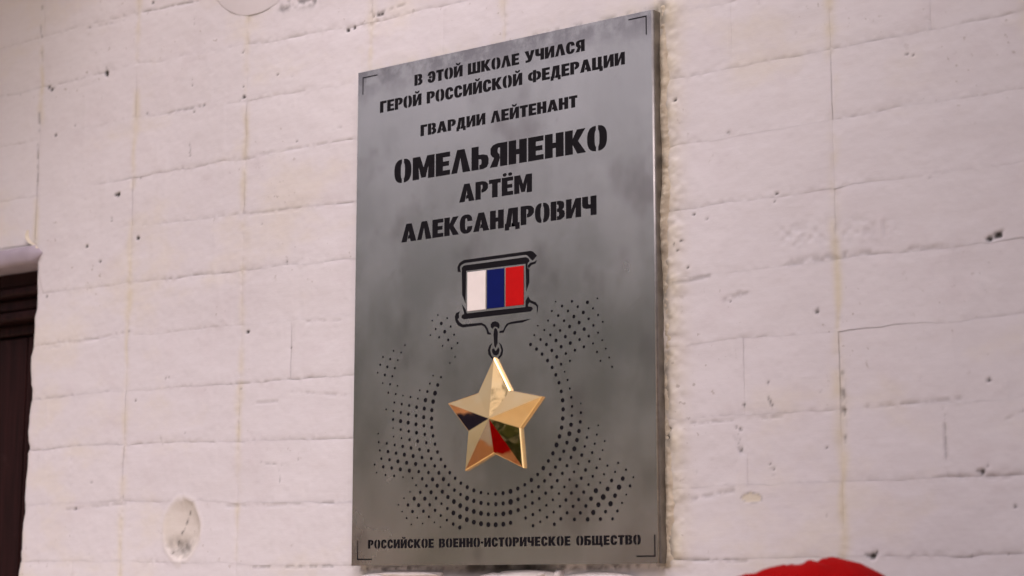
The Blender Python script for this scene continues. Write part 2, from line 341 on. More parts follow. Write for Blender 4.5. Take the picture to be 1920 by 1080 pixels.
def fields(x, z):
    """yellowing, grime with painted shade, and relief of the painted surface at wall positions x, z"""
    n1 = fbm(x * 45, z * 45, 3); n2 = fbm(x * 130, z * 130, 9, 3)
    yel = np.zeros_like(x)
    for k, c in enumerate(COL):
        wv = c + .0025 * vn(z * 25, z * 0 + k, 5)
        wd = .0072 + .0040 * vn(z * 31, z * 0 + k * 1.7, 15)
        am = np.clip(.34 + .62 * vn(z * 13, z * 0 + k * 3.1, 8) + .34 * vn(z * 60, x * 60, 12) + .2 * n1, 0, .9) * (.95 if k in (2, 5, 9) else .75)
        yel = np.maximum(yel, np.exp(-((x - wv) / wd) ** 2) * am)
    pr = (x - PW) / .030
    inz = np.clip((ZT + .025 - z) / .02, 0, 1) * np.clip((z - zb + .012) / .012, 0, 1)
    yel = np.maximum(yel, np.where(pr > -.3, np.exp(-(np.clip(pr - .35, 0, 9)) ** 2 * 2.0), 0) * inz * np.clip(.75 + .35 * n1, 0, 1) * .85)
    yel = np.maximum(yel, np.exp(-np.abs(z - ZT) / .012) * (x > -.01) * (x < PW + .02) * np.clip(.45 + .5 * n1, 0, 1))
    hr = np.sqrt(((x - HOLE[0]) / HX) ** 2 + ((z - HOLE[1]) / HZ) ** 2) + .05 * n1 + .10 * (z - HOLE[1]) / HZ * -np.sign(x - HOLE[0]) * .4 + .07 * fbm(x * 20, z * 20, 15, 2)
    yel = np.maximum(yel, np.clip((1.2 - hr) / .25, 0, 1) * .42)
    dirt_shade = np.zeros_like(x); h = np.zeros_like(x)
    for sx, sz, r, a in SP:
        d = np.sqrt((x - sx) ** 2 * 1.0 + (z - sz) ** 2 * 1.5)
        msk = d < r * 4
        if msk.any():
            g = np.exp(-(d[msk] * (1 + .55 * n2[msk] + .3 * n1[msk]) / r) ** 4) * a
            dirt_shade[msk] = np.maximum(dirt_shade[msk], np.clip(g * 1.3, 0, 1)); h[msk] -= g * .003
    for ax, az, bx, bz, hw, s in SM:
        dx, dz = bx - ax, bz - az; L = dx * dx + dz * dz
        t_ = np.clip(((x - ax) * dx + (z - az) * dz) / L, 0, 1)
        d = np.hypot(x - ax - t_ * dx, z - az - t_ * dz)
        msk = d < hw * 3
        if msk.any():
            g = np.exp(-(d[msk] / hw) ** 2) * np.clip(.5 + 1.3 * n2[msk] + .5 * n1[msk], 0, 1)
            dirt_shade[msk] = np.maximum(dirt_shade[msk], g * s); h[msk] -= g * .0012
    # crater of a plugged hole
    ins = hr < 1
    cr = np.where(ins, (1 - hr ** 2) * np.clip(.55 + .6 * (x - HOLE[0]) / HX, .15, 1.15), 0)
    cr2 = np.where(ins, np.exp(-((((x - HOLE[0]) + .2 * HX) / (.6 * HX)) ** 2 + ((z - HOLE[1] + .62 * HZ) / (.33 * HZ)) ** 2)), 0)
    h -= cr * .013 + cr2 * .007
    h += np.exp(-((hr - 1.07) / .09) ** 2) * .0008
    dirt_shade = np.maximum(dirt_shade, np.clip(cr2 * (.42 + .5 * n2), 0, .6))
    lx = (x - HOLE[0]) - (z - HOLE[1] - .1 * HZ) * .55
    dirt_shade = np.maximum(dirt_shade, np.where(ins, np.exp(-(lx / .0016) ** 2) * np.clip(n2 * 1.6 + .1, 0, .8), 0))
    q = np.sqrt(((x - CHIP[0]) / .0145) ** 2 + ((z - CHIP[1]) / .0058) ** 2) + .35 * n1
    yel = np.maximum(yel, np.clip((1 - q) / .1, 0, 1) * .75); h -= np.clip((1 - q) / .1, 0, 1) * .0009; dirt_shade = np.maximum(dirt_shade, np.exp(-((q - 1) / .09) ** 2) * .30)
    # ragged hollow under the plaque, shade painted in, and the rubbed plaster round it
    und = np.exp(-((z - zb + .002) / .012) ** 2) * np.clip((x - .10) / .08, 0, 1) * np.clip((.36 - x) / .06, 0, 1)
    h -= und * .012; dirt_shade = np.maximum(dirt_shade, und * np.clip(.75 + .4 * n1, 0, .92))
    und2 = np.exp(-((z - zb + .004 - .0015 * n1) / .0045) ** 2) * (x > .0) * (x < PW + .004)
    dirt_shade = np.maximum(dirt_shade, und2 * np.clip(.30 + .8 * n2, 0, .7)); h += und2 * n2 * .002
    top = np.exp(-((z - ZT - .004) / .006) ** 2) * np.clip((x - .26) / .1, 0, 1) * (x < PW + .01)  # thin ragged shadow line painted along the plaque's top edge
    dirt_shade = np.maximum(dirt_shade, top * np.clip(.15 + .8 * n2, 0, .5))
    rt = np.exp(-((x - PW - .004) / .006) ** 2) * inz  # contact shadow painted beside the plaque's right edge
    dirt_shade = np.maximum(dirt_shade, rt * np.clip(.12 + .5 * n1 + .3 * n2, 0, .6))
    h += np.exp(-((x - PW - .022) / .012) ** 2) * inz * .0032 * (1 + .5 * n1) + np.where(pr > -.3, np.exp(-(np.clip(pr - .3, 0, 9)) ** 2 * 3), 0) * inz * n2 * .0011
    h += fbm(x * 7, z * 11, 31, 3) * .0013 + n1 * .00035 + n2 * .00012
    # drips and brush ridges of thick paint
    h += np.clip(fbm(x * 30, z * 7, 77, 3) - .35, 0, 1) * .0010
    return np.clip(yel, 0, 1), np.clip(dirt_shade, 0, 1), h

wall = empty('brick_wall', (0, 0, 0)); tag(wall, 'old whitewashed brick wall with the steel plaque on it', 'wall')
VX0, VX1, VZ0, VZ1 = -1.02 * K, 1.26 * K, -.95 * K + ZT, .44 * K + ZT
random.seed(11)
ncol = len(COL) - 1; nrow = len(ZLn) - 1
for ci in range(ncol):
    for rj in range(nrow):
        xa, xb = COL[ci], COL[ci + 1]
        pieces = [(xa, xb)]
        if (ci, rj) in HALF: hx = HALF[(ci, rj)] * K; pieces = [(xa, hx), (hx, xb)]
        for (x0, x1) in pieces:
            xm = (x0 + x1) / 2
            jt = jb = 0.0
            if xm < OPEN_X:
                if course(rj + 1, xm) < OPEN_Z - .02: continue
                if course(rj, xm) < OPEN_Z + .02: continue
            left_open = abs(x0 - OPEN_X) < 1e-6 and course(rj + 1, xm) < OPEN_Z - .005
            gx0 = .0001; gx1 = .0001; gz = .0001
            if left_open: gx0 = 0
            x0 += gx0; x1 -= gx1
            near = x1 > VX0 and x0 < VX1 and course(rj, xm) > VZ0 and course(rj + 1, xm) < VZ1
            st = .0024 if near else .012
            nx = max(6, int((x1 - x0) / st)); nz = max(6, int(.09 / st))
            u, v = np.meshgrid(np.linspace(0, 1, nx + 1), np.linspace(0, 1, nz + 1))
            X = x0 + u * (x1 - x0)
            if left_open:
                zz = course(rj + 1, x0) + v * (course(rj, x0) - course(rj + 1, x0))
                ex = np.interp(-zz, EDGE_Z, EDGE_X) + .0012 * fbm(zz * 60, zz * 0, 6, 3)
                ex = np.where(zz > OPEN_Z + .004, x0, ex)
                X = X + (ex - x0) * np.clip(1 - u * (x1 - x0) / .05, 0, 1)
            ztop = course(rj, X) - gz + jt; zbot = course(rj + 1, X) + gz + jb
            if xm < OPEN_X: zbot = np.maximum(zbot, OPEN_Z + .0)
            Z = zbot + v * (ztop - zbot)
            dl, du = Z - zbot, ztop - Z; dxm = np.minimum(X - x0, x1 - X); dm = np.minimum(np.minimum(dl, du), dxm)
            # thick paint: a tight crease under the brick above, a long soft shoulder below it
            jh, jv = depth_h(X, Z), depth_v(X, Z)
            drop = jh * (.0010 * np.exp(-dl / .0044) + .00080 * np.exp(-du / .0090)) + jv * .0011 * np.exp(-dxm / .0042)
            hf_n = fbm(X * 150, Z * 150, 83, 3)
            base = random.uniform(-.0003, .0003); tx, tz = random.uniform(-1, 1) * .004, random.uniform(-.2, 1) * .014
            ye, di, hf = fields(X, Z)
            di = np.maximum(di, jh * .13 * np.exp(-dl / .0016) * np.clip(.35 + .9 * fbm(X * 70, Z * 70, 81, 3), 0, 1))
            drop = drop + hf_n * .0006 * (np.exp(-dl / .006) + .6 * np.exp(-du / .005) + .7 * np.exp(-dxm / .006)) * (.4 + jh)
            H = base + tx * (X - xm) + tz * (Z - Z.mean()) - drop + hf
            Y = -H
            if left_open:
                # wrap the painted brick round the opening's corner
                k_ = (u < .5 / nx) & (Z < OPEN_Z + .004); Y = np.where(k_, .045, Y)
                r2 = .014; e = np.clip(r2 - u * (x1 - x0), 0, r2) / r2
                Y = np.where(k_ | (Z > OPEN_Z + .004), Y, Y + .010 * e ** 2.6)
            me = grid_mesh('brick', X, Y, Z, {'yellow': ye, 'dirt_shade': di})
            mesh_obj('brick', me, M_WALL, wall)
# mortar: one continuous bed just under the paint of the bricks
def mortar(x0, x1, z0, z1, st):
    X, Z = np.meshgrid(np.arange(x0, x1 + st * .5, st), np.arange(z0, z1 + st * .5, st))
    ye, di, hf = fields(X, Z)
    vd = np.min([np.abs(X - c) for c in COL], 0)
    h = hf - .0016 - np.where(vd < .0045, depth_v(X, Z) * .00035, depth_h(X, Z) * .0009) + .0002 * fbm(X * 60, Z * 60, 61, 2)
    for k, c in enumerate(COL):
        pass
    crack = np.exp(-((X - (OPEN_X + .001 * vn(Z * 40, Z * 0, 2))) / .0022) ** 2) * (Z > ZT - .225 * K) * np.clip(.4 + 1.4 * vn(Z * 13, Z * 0, 6), 0, 1)
    h -= crack * .010
    h = np.where((X < OPEN_X + .010) & (Z < OPEN_Z), h - .010, h)
    return grid_mesh('mortar', X, -h, Z, {'yellow': ye, 'dirt_shade': di})
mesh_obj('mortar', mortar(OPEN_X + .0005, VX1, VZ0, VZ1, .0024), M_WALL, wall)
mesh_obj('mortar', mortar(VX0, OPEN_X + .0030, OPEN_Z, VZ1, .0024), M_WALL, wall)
# the rest of the wall around the bricks in view
bm = bmesh.new()
box(bm, OPEN_X + .004, 3.4, .035, .38, 0, 3.6)
box(bm, -5.0, OPEN_X + .004, .035, .38, OPEN_Z + .002, 3.6)
box(bm, -5.0, -2.1, .035, .38, 0, OPEN_Z + .002)
bm_obj('wall_core', bm, M_LUMP, wall)
bm = bmesh.new()
for q in ((-5.0, -1.505, OPEN_Z + .002, 3.6), (-1.505, 3.4, 2.75, 3.6), (OPEN_X + .006, 3.4, .0, ZT - 1.152 * K)): box(bm, q[0], q[1], .0, .034, q[2], q[3])
bm_obj('plaster_coat', bm, M_LUMP, wall)

bm = bmesh.new()  # added dark block out of view, shading the right end of the wall
vv = [(1.035, .03), (1.545, -1.20), (2.1, -1.20), (2.1, .03)]
lo_ = [bm.verts.new((x_, y_, 0)) for x_, y_ in vv]; hi_ = [bm.verts.new((x_, y_, 3.6)) for x_, y_ in vv]
bm.faces.new(lo_); bm.faces.new(hi_)
for i in range(4): bm.faces.new((lo_[i], lo_[(i + 1) % 4], hi_[(i + 1) % 4], hi_[i]))
bm_obj('shade_pier', bm, M_SHADE_PIER, wall)
# added slab out of view that shades the upper left of the wall
shade_slab = empty('added_shade_slab', (-1.6, 0, 2.98)); tag(shade_slab, 'flat concrete slab added out of view to shade the upper left of the wall', 'light blocker')
bm = bmesh.new(); box(bm, -1.2, 1.15, -.75, .02, 0, .10); bevel(bm, .01); bm_obj('slab', bm, M_LUMP, shade_slab)
for q in (-.9, .9):
    bm = bmesh.new(); box(bm, q - .04, q + .04, -.60, .02, -.06, .0); bevel(bm, .006); bm_obj('bracket', bm, M_LEDGE, shade_slab)

# grey rounded ledge over the door
lx0, lx1 = -2.1, P(80, 480)[0]
zt_, zl_ = ZT - .203 * K, ZT - .240 * K
nu, nv = 90, 20
a = np.linspace(0, math.pi, nv)
xs = np.linspace(lx0, lx1, nu)
Xg = np.zeros((nv, nu)); Yg = Xg.copy(); Zg = Xg.copy()
for i in range(nv):
    e = np.clip((xs - (lx1 - .014)) / .014, 0, 1); sc = np.clip(1 - e ** 5, 0.0, 1) ** .5
    sc = np.maximum(sc, .02)
    zc = (zt_ + zl_) / 2 + .0012 * vn(xs * 18, xs * 0 + i * .2, 3)
    Xg[i] = xs; Zg[i] = zc + math.cos(a[i]) * (zt_ - zl_) / 2 * sc; Yg[i] = .004 - (abs(math.sin(a[i])) ** .6) * .016 * (.35 + .65 * sc)
Yg[-1] = .05; Yg[0] = .012
ledge = mesh_obj('door_ledge', grid_mesh('door_ledge', Xg, Yg, Zg), M_LEDGE); tag(ledge, 'smooth grey rounded concrete ledge over the dark brown door', 'ledge')
# curl of peeling paint above the ledge's end
pts = [P(*q) for q in ((55, 433), (54, 441), (56, 449), (61, 456), (68, 461), (74, 467))]
cu = np.array(pts); n_ = len(cu)
Xc = np.stack([cu[:, 0], cu[:, 0] + .0020]); Zc = np.stack([cu[:, 1], cu[:, 1] + .0012]); tt = np.linspace(0, 1, n_)
Yc = np.stack([-.006 - .004 * np.sin(tt * 3), -.002 - .001 * tt])
mesh_obj('paint_curl', grid_mesh('paint_curl', Xc, Yc, Zc, {'yellow': Xc * 0 + .9, 'dirt_shade': Xc * 0}), M_WALL, wall)

# door
door = empty('wooden_door', (OPEN_X - .45, .1, 0)); tag(door, 'dark brown wooden door under the grey ledge at the left edge', 'door')
def dpart(name, x0, x1, y0, y1, z0, z1, bv=.003):
    bm = bmesh.new(); box(bm, x0, x1, y0, y1, z0, z1); bevel(bm, bv, 2); o = bm_obj(name, bm, M_WOOD, door)
    o.location = -door.location; return o
dx0, dx1 = -1.9, OPEN_X + .05
zh = OPEN_Z
dpart('frame_head', dx0, dx1, .050, .14, zh - .028, zh + .06, .004)
dpart('moulding', dx0, dx1, .038, .13, zh - .046, zh - .030, .005)
dpart('moulding', dx0, dx1, .058, .13, zh - .068, zh - .048, .004)
dpart('moulding', dx0, dx1, .047, .13, zh - .088, zh - .071, .005)
dpart('frame_head', dx0, dx1, .075, .14, zh - .108, zh - .090, .003)
dpart('frame_post', dx1 - .075, dx1, .070, .14, .02, zh - .110, .004)
k = 0
x = dx1 - .077
while x > dx0:
    wd = .085; dpart('plank', x - wd + .004, x, .082 + .001 * (k % 2), .115, .02, zh - .112, .003); x -= wd; k += 1
bm = bmesh.new(); box(bm, dx0, dx1, .116, .135, .01, zh - .09); o = bm_obj('backing', bm, M_WOOD, door); o.location = -door.location

# pale rounded fitting at the top edge of the view
fx, fz = P(482, -88)
bm = bmesh.new()
bmesh.ops.create_uvsphere(bm, u_segments=48, v_segments=24, radius=1)
for v in bm.verts:
    q_ = math.hypot(v.co.x, v.co.z); v.co = Vector((v.co.x * .108, -(.0055 * max(0, 1 - q_ ** 2) if v.co.y <= 0 else 0), v.co.z * .100))
fit = bm_obj('round_fitting', bm, M_FIT, None, True); fit.location = (fx, -.0005, fz)
tag(fit, 'smooth pale grey rounded fitting on the wall at the top edge, left of the plaque', 'fitting')

# lumps of plaster and filler at the plaque's lower edge
for (u, v, ru, rv) in ((985, 1082, 66, 13), (930, 1086, 34, 12), (1045, 1077, 8, 9), (1015, 1076, 10, 6), (760, 1077, 70, 7), (1120, 1083, 60, 10), (700, 1082, 30, 8)):
    cx, cz = P(u, v, -.006); sx = ru * .00094; sz = rv * .00076
    bm = bmesh.new(); bmesh.ops.create_icosphere(bm, subdivisions=4, radius=1)
    for q in bm.verts:
        n = 1 + .12 * float(fbm(np.array([q.co.x * 2 + u]), np.array([q.co.z * 2 + q.co.y]), 5, 3)[0])
        q.co = Vector((q.co.x * sx * n, q.co.y * .010 * n, q.co.z * sz * n))
    o = bm_obj('plaster_lump', bm, M_LUMP, wall, True); o.location = (cx, 0.0, cz)
# bead of cement filler along the plaque's right side
st = .0016
X, Z = np.meshgrid(np.arange(PW - .004, PW + .026, st), np.arange(zb - .004, ZT + .010, st))
n1 = fbm(X * 60, Z * 60, 91, 4); n2 = fbm(X * 220, Z * 220, 95, 3)
prof = np.exp(-((X - PW - .004 - .003 * vn(Z * 22, Z * 0, 4)) / .0075) ** 2)
H = -.0025 + prof * (.0062 + .003 * vn(Z * 11, Z * 0, 2) + .002 * n1) + .0012 * n2 * prof - np.clip((X - PW - .014) / .010, 0, 1) * .006
dirt_shade = np.clip(np.exp(-((X - PW - .002) / .0055) ** 2) * (.06 + .40 * n1) + .12 * np.clip(n2, 0, 1), 0, .6)  # contact shadow painted in next to the plaque, plus random specks
mesh_obj('filler_bead', grid_mesh('filler_bead', X, -H, Z, {'dirt_shade': dirt_shade}), M_FILL, wall)
# ---------------------------------------------------------------- stencil lettering: each glyph is a set of simple outlines, cap height 1
def ell(cx, cz, rx, rz, a0, a1, n, p=2.5):
    o = []
    for i in range(n + 1):
        a = R(a0 + (a1 - a0) * i / n); c, s = math.cos(a), math.sin(a)
        o.append((cx + rx * math.copysign(abs(c) ** (2 / p), c), cz + rz * math.copysign(abs(s) ** (2 / p), s)))
    return o
def mir(pl, w): return [(w - x, z) for x, z in reversed(pl)]
T = .25
G = {}
G['Г'] = (.50, [[(0, 0), (T, 0), (T, .80), (.50, .80), (.50, 1), (0, 1)]])
G['Е'] = (.53, [[(0, 0), (.53, 0), (.53, .19), (T, .19), (T, .41), (.49, .41), (.49, .59), (T, .59), (T, .81), (.53, .81), (.53, 1), (0, 1)]])
G['Ё'] = (.53, G['Е'][1] + [ell(.13, 1.17, .085, .085, 0, 330, 10, 2), ell(.40, 1.17, .085, .085, 0, 330, 10, 2)])
G['Н'] = (.64, [[(0, 0), (T, 0), (T, .40), (.39, .40), (.39, 0), (.64, 0), (.64, 1), (.39, 1), (.39, .60), (T, .60), (T, 1), (0, 1)]])
G['И'] = (.66, [[(0, 0), (.23, 0), (.43, .56), (.43, 0), (.66, 0), (.66, 1), (.43, 1), (.23, .44), (.23, 1), (0, 1)]])
G['Й'] = (.66, G['И'][1] + [[(.16, 1.27), (.20, 1.12), (.33, 1.06), (.46, 1.12), (.50, 1.27), (.41, 1.27), (.37, 1.19), (.29, 1.19), (.25, 1.27)]])
G['М'] = (.84, [[(0, 0), (.23, 0), (.23, .55), (.34, .06), (.50, .06), (.61, .55), (.61, 0), (.84, 0), (.84, 1), (.57, 1), (.42, .48), (.27, 1), (0, 1)]])
G['Т'] = (.56, [[(.155, 0), (.405, 0), (.405, .80), (.56, .80), (.56, 1), (0, 1), (0, .80), (.155, .80)]])
G['К'] = (.70, [[(0, 0), (T, 0), (T, .40), (.43, 0), (.70, 0), (.43, .52), (.68, 1), (.42, 1), (T, .63), (T, 1), (0, 1)]])
G['Л'] = (.70, [[(0, 0), (.22, 1), (.48, 1), (.70, 0), (.44, 0), (.335, .66), (.20, 0)]])
G['А'] = (.74, [[(0, 0), (.24, 1), (.50, 1), (.74, 0), (.48, 0), (.45, .17), (.335, .17), (.355, .34), (.41, .34), (.37, .64), (.25, 0)]])
G['Р'] = (.60, [[(0, 0), (0, 1), (.34, 1), (.50, .95), (.60, .82), (.60, .58), (.50, .44), (.36, .38), (.30, .38), (.30, .54), (.33, .56), (.36, .62), (.36, .76), (.33, .83), (.24, .83), (.24, 0)]])
G['В'] = (.63, [[(0, 0), (0, 1), (.235, 1), (.235, 0)],
                [(.29, 1), (.42, 1), (.56, .93), (.60, .80), (.58, .62), (.50, .52), (.60, .43), (.63, .28), (.60, .12), (.44, 0), (.29, 0), (.29, .17), (.36, .18), (.39, .25), (.39, .36), (.36, .43), (.29, .44), (.29, .59), (.34, .60), (.365, .66), (.365, .77), (.34, .83), (.29, .84)]])
G['Б'] = (.62, [[(0, 0), (0, 1), (.57, 1), (.57, .82), (.24, .82), (.24, .62), (.42, .62), (.58, .55), (.62, .40), (.62, .20), (.56, .06), (.42, 0), (.30, 0), (.30, .17), (.35, .18), (.38, .24), (.38, .38), (.35, .45), (.24, .46), (.24, 0)]])
G['Ь'] = (.62, [[(0, 0), (0, 1), (.24, 1), (.24, .62), (.42, .62), (.58, .55), (.62, .40), (.62, .20), (.56, .06), (.42, 0), (.30, 0), (.30, .17), (.35, .18), (.38, .24), (.38, .38), (.35, .45), (.24, .46), (.24, 0)]])
G['Я'] = (.62, [[(.62, 0), (.62, 1), (.26, 1), (.10, .94), (.02, .82), (.02, .58), (.08, .46), (.16, .40), (0, 0), (.25, 0), (.345, .37), (.325, .53), (.29, .55), (.26, .62), (.26, .76), (.29, .83), (.38, .83), (.38, 0)]])
co = ell(.31, .5, .31, .52, 20, 340, 26); ci = ell(.31, .5, .075, .345, 340, 20, 14)
cpoly = [(.60, .66)] + ell(.31, .5, .31, .52, 35, 325, 24) + [(.60, .34), (.38, .34)] + ell(.31, .5, .075, .345, 330, 30, 14) + [(.38, .66)]
G['С'] = (.60, [cpoly])
G['Э'] = (.60, [mir(cpoly, .60), [(.10, .42), (.30, .42), (.30, .58), (.10, .58)]])
lo = ell(.29, .5, .29, .52, 90, 270, 18) + ell(.29, .5, .06, .36, 270, 90, 12)
lo = [(min(x, .275), z) for x, z in lo]; lo = [p for i, p in enumerate(lo) if i == 0 or (abs(p[0] - lo[i - 1][0]) + abs(p[1] - lo[i - 1][1])) > 1e-4]
G['О'] = (.66, [lo, mir(lo, .66)])
G['У'] = (.70, [[(0, 1), (.26, 1), (.37, .54), (.46, 1), (.70, 1), (.50, .20), (.42, .05), (.28, 0), (.07, 0), (.07, .18), (.20, .18), (.26, .27)]])
G['Ч'] = (.62, [[(0, 1), (.24, 1), (.24, .62), (.28, .56), (.38, .56), (.38, 1), (.62, 1), (.62, 0), (.38, 0), (.38, .37), (.17, .37), (.04, .44), (0, .56)]])
sh = [(0, 1), (0, 0), (.94, 0), (.94, 1), (.71, 1), (.71, .19), (.585, .19), (.585, 1), (.355, 1), (.355, .19), (.23, .19), (.23, 1)]
G['Ш'] = (.94, [sh])
G['Щ'] = (1.0, [[(0, 1), (0, 0), (.82, 0), (.82, -.17), (1.0, -.17), (1.0, .18), (.94, .18), (.94, 1), (.71, 1), (.71, .19), (.585, .19), (.585, 1), (.355, 1), (.355, .19), (.23, .19), (.23, 1)]])
G['Ц'] = (.70, [[(0, 1), (0, 0), (.50, 0), (.50, -.17), (.70, -.17), (.70, .18), (.63, .18), (.63, 1), (.39, 1), (.39, .19), (.24, .19), (.24, 1)]])
G['Д'] = (.68, [[(0, -.17), (0, .17), (.06, .17), (.17, 1), (.60, 1), (.60, .17), (.68, .17), (.68, -.17), (.50, -.17), (.50, 0), (.32, 0), (.32, .17), (.37, .17), (.37, .82), (.345, .82), (.26, .17), (.26, 0), (.18, 0), (.18, -.17)]])
fl = [(.31, .88), (.12, .82), (.01, .66), (.01, .36), (.12, .20), (.31, .14), (.31, .31), (.26, .33), (.23, .42), (.23, .60), (.26, .69), (.31, .71)]
G['Ф'] = (.92, [fl, mir(fl, .92), [(.355, 0), (.565, 0), (.565, 1.0), (.355, 1.0)]])
G['-'] = (.24, [[(0, .38), (.24, .38), (.24, .58), (0, .58)]])

def fatten(pl, o):
    n = len(pl); ar = sum(pl[i][0] * pl[(i + 1) % n][1] - pl[(i + 1) % n][0] * pl[i][1] for i in range(n)); sg = 1 if ar > 0 else -1
    out = []
    for i in range(n):
        (ax, az), (bx, bz), (cx, cz) = pl[i - 1], pl[i], pl[(i + 1) % n]
        d1 = Vector((bx - ax, bz - az)); d2 = Vector((cx - bx, cz - bz))
        if d1.length < 1e-6 or d2.length < 1e-6: out.append(pl[i]); continue
        d1.normalize(); d2.normalize(); n1_ = Vector((d1.y, -d1.x)) * sg; n2_ = Vector((d2.y, -d2.x)) * sg
        m = n1_ + n2_; m = m / max(.35, m.length_squared / 2) if m.length > 1e-4 else n1_
        out.append((bx + m.x * o, bz + m.y * o))
    return out
G = {k_: (w_, [fatten(p_, .017) for p_ in ps]) for k_, (w_, ps) in G.items()}

# text, (u, v) of the line's lower left and lower right corners in the photograph, and of the caps' top at those places
LINES = [('В ЭТОЙ ШКОЛЕ УЧИЛСЯ', (777.3, 161), (1096, 95), 141.7, 72.7),
         ('ГЕРОЙ РОССИЙСКОЙ ФЕДЕРАЦИИ', (712.7, 211.7), (1171.3, 120), 190.5, 97.3),
         ('ГВАРДИИ ЛЕЙТЕНАНТ', (788.7, 255.5), (1082.3, 200), 235, 178.5),
         ('ОМЕЛЬЯНЕНКО', (740, 343.5), (1137.5, 278.5), 302, 234.5),
         ('АРТЁМ', (861.7, 379.5), (997, 359), 347, 325.7),
         ('АЛЕКСАНДРОВИЧ', (753.3, 454.3), (1118, 401.7), 421.5, 366.7),
         ('РОССИЙСКОЕ ВОЕННО-ИСТОРИЧЕСКОЕ ОБЩЕСТВО', (690, 1028.6), (1201.3, 1020.6), 1012.6, 1003)]
glyphs = []                                  # (letter outlines in plaque coordinates)
for li, (txt, bl, br, tl, tr) in enumerate(LINES):
    x0, z0 = P(*bl, YF); x1, z1 = P(*br, YF)
    hcap = (P(bl[0], tl, YF)[1] - z0 + P(br[0], tr, YF)[1] - z1) / 2
    gap, sp = (.080, .27) if li < 6 else (.105, .38)
    tot = sum((G[c][0] if c != ' ' else sp) for c in txt) + gap * (len(txt) - 1)
    sx = (x1 - x0) / tot; x = x0
    for c in txt:
        if c == ' ': x += (sp + gap) * sx; continue
        fx = 1.0
        glyphs.append([[(x + a * sx, z0 + (z1 - z0) * (x - x0) / (x1 - x0) + b * hcap) for a, b in poly] for poly in G[c][1]])
        x += (G[c][0] + gap) * sx

def zp(pts, ox, oy, s): return [P(ox + a / s, oy + b / s, YF) for a, b in pts]
E3 = lambda *pts: zp(pts, 780, 450, 4.8)
emblem = {
 'ribbon_bar': E3((375, 288), (372, 245), (390, 207), (430, 180), (1030, 97), (1055, 105), (1089, 140), (1052, 185), (1032, 172), (1006, 142), (985, 134), (440, 208), (412, 222), (399, 240), (397, 262), (404, 288)),
 'ribbon_hook': E3((1003, 248), (1008, 224), (1030, 204), (1065, 196), (1090, 180), (1077, 212), (1042, 224), (1018, 252)),
 'ribbon_frame': E3((412, 250), (432, 230), (990, 154), (1016, 168), (1023, 190), (1006, 208), (1002, 250), (1020, 262), (1021, 382), (992, 466), (986, 214), (452, 278), (447, 574), (415, 492)),
 'ribbon_foot': E3((412, 574), (448, 628), (458, 660), (984, 603), (986, 545), (1010, 505), (1030, 541), (1078, 561), (1100, 590), (1098, 632), (1089, 664), (1086, 600), (1070, 584), (1022, 562), (1009, 578), (1010, 598), (1040, 600), (1053, 620), (1035, 643), (430, 714), (408, 700), (412, 678), (434, 664)),
 'scroll': E3((395, 642), (360, 658), (350, 690), (355, 732), (378, 770), (420, 788), (590, 767), (616, 782), (634, 815), (640, 848), (674, 852), (674, 836), (657, 830), (648, 798), (625, 764), (590, 744), (420, 760), (392, 740), (376, 712), (388, 700), (386, 668)),
 'scroll_': E3((1040, 708), (960, 720), (860, 736), (820, 750), (800, 775), (785, 812), (752, 818), (750, 838), (790, 834), (812, 787), (835, 760), (960, 742)),
}
def circ(cx, cy, rx, ry, n=20): return [(cx + rx * math.cos(2 * math.pi * i / n), cy + ry * math.sin(2 * math.pi * i / n)) for i in range(n)]
emblem['loop'] = E3((690, 800), (672, 785), (671, 760), (685, 740), (712, 731), (740, 740), (753, 762), (750, 790), (738, 800), (733, 786), (712, 780), (696, 788))
emblem['link'] = E3((703, 802), (714, 792), (726, 798), (737, 830), (734, 930), (717, 972), (704, 955), (697, 850))
emblem['ring'] = E3((688, 925), (660, 950), (646, 990), (652, 1030), (672, 1058), (692, 1074), (698, 1064), (676, 1032), (668, 992), (676, 955))
emblem['ring_'] = E3((742, 918), (772, 945), (785, 990), (778, 1035), (750, 1068), (735, 1074), (734, 1062), (756, 1036), (768, 992), (758, 950))
emblem['ring_core'] = E3((697, 975), (706, 984), (717, 1000), (730, 984), (740, 962), (752, 990), (744, 1025), (724, 1040), (700, 1036), (684, 1010), (684, 985))
Zq = lambda ox, oy, *pts: zp(pts, 640 + ox / 3, oy / 3, 3)
def bracket(c, h, v, t=2.4):
    """corner mark: outer corner c, end of the horizontal arm h, end of the vertical arm v (photo pixels)"""
    c, h, v = P(*c, YF), P(*h, YF), P(*v, YF); t = t * .00078
    sx = 1 if h[0] > c[0] else -1; sz = 1 if v[1] > c[1] else -1
    return [c, (h[0], c[1]), (h[0], c[1] + sz * t), (c[0] + sx * t, c[1] + sz * t), (c[0] + sx * t, v[1]), (c[0], v[1])]
brackets = [bracket((680, 145.2), (708, 139), (681.3, 177.5)), bracket((1212.5, 28.7), (1178.3, 35.5), (1211.7, 65)),
            bracket((669.3, 1050.3), (697.5, 1050), (670, 1013.5)), bracket((1229.3, 1044), (1193.3, 1043.5), (1227.5, 1002.5))]

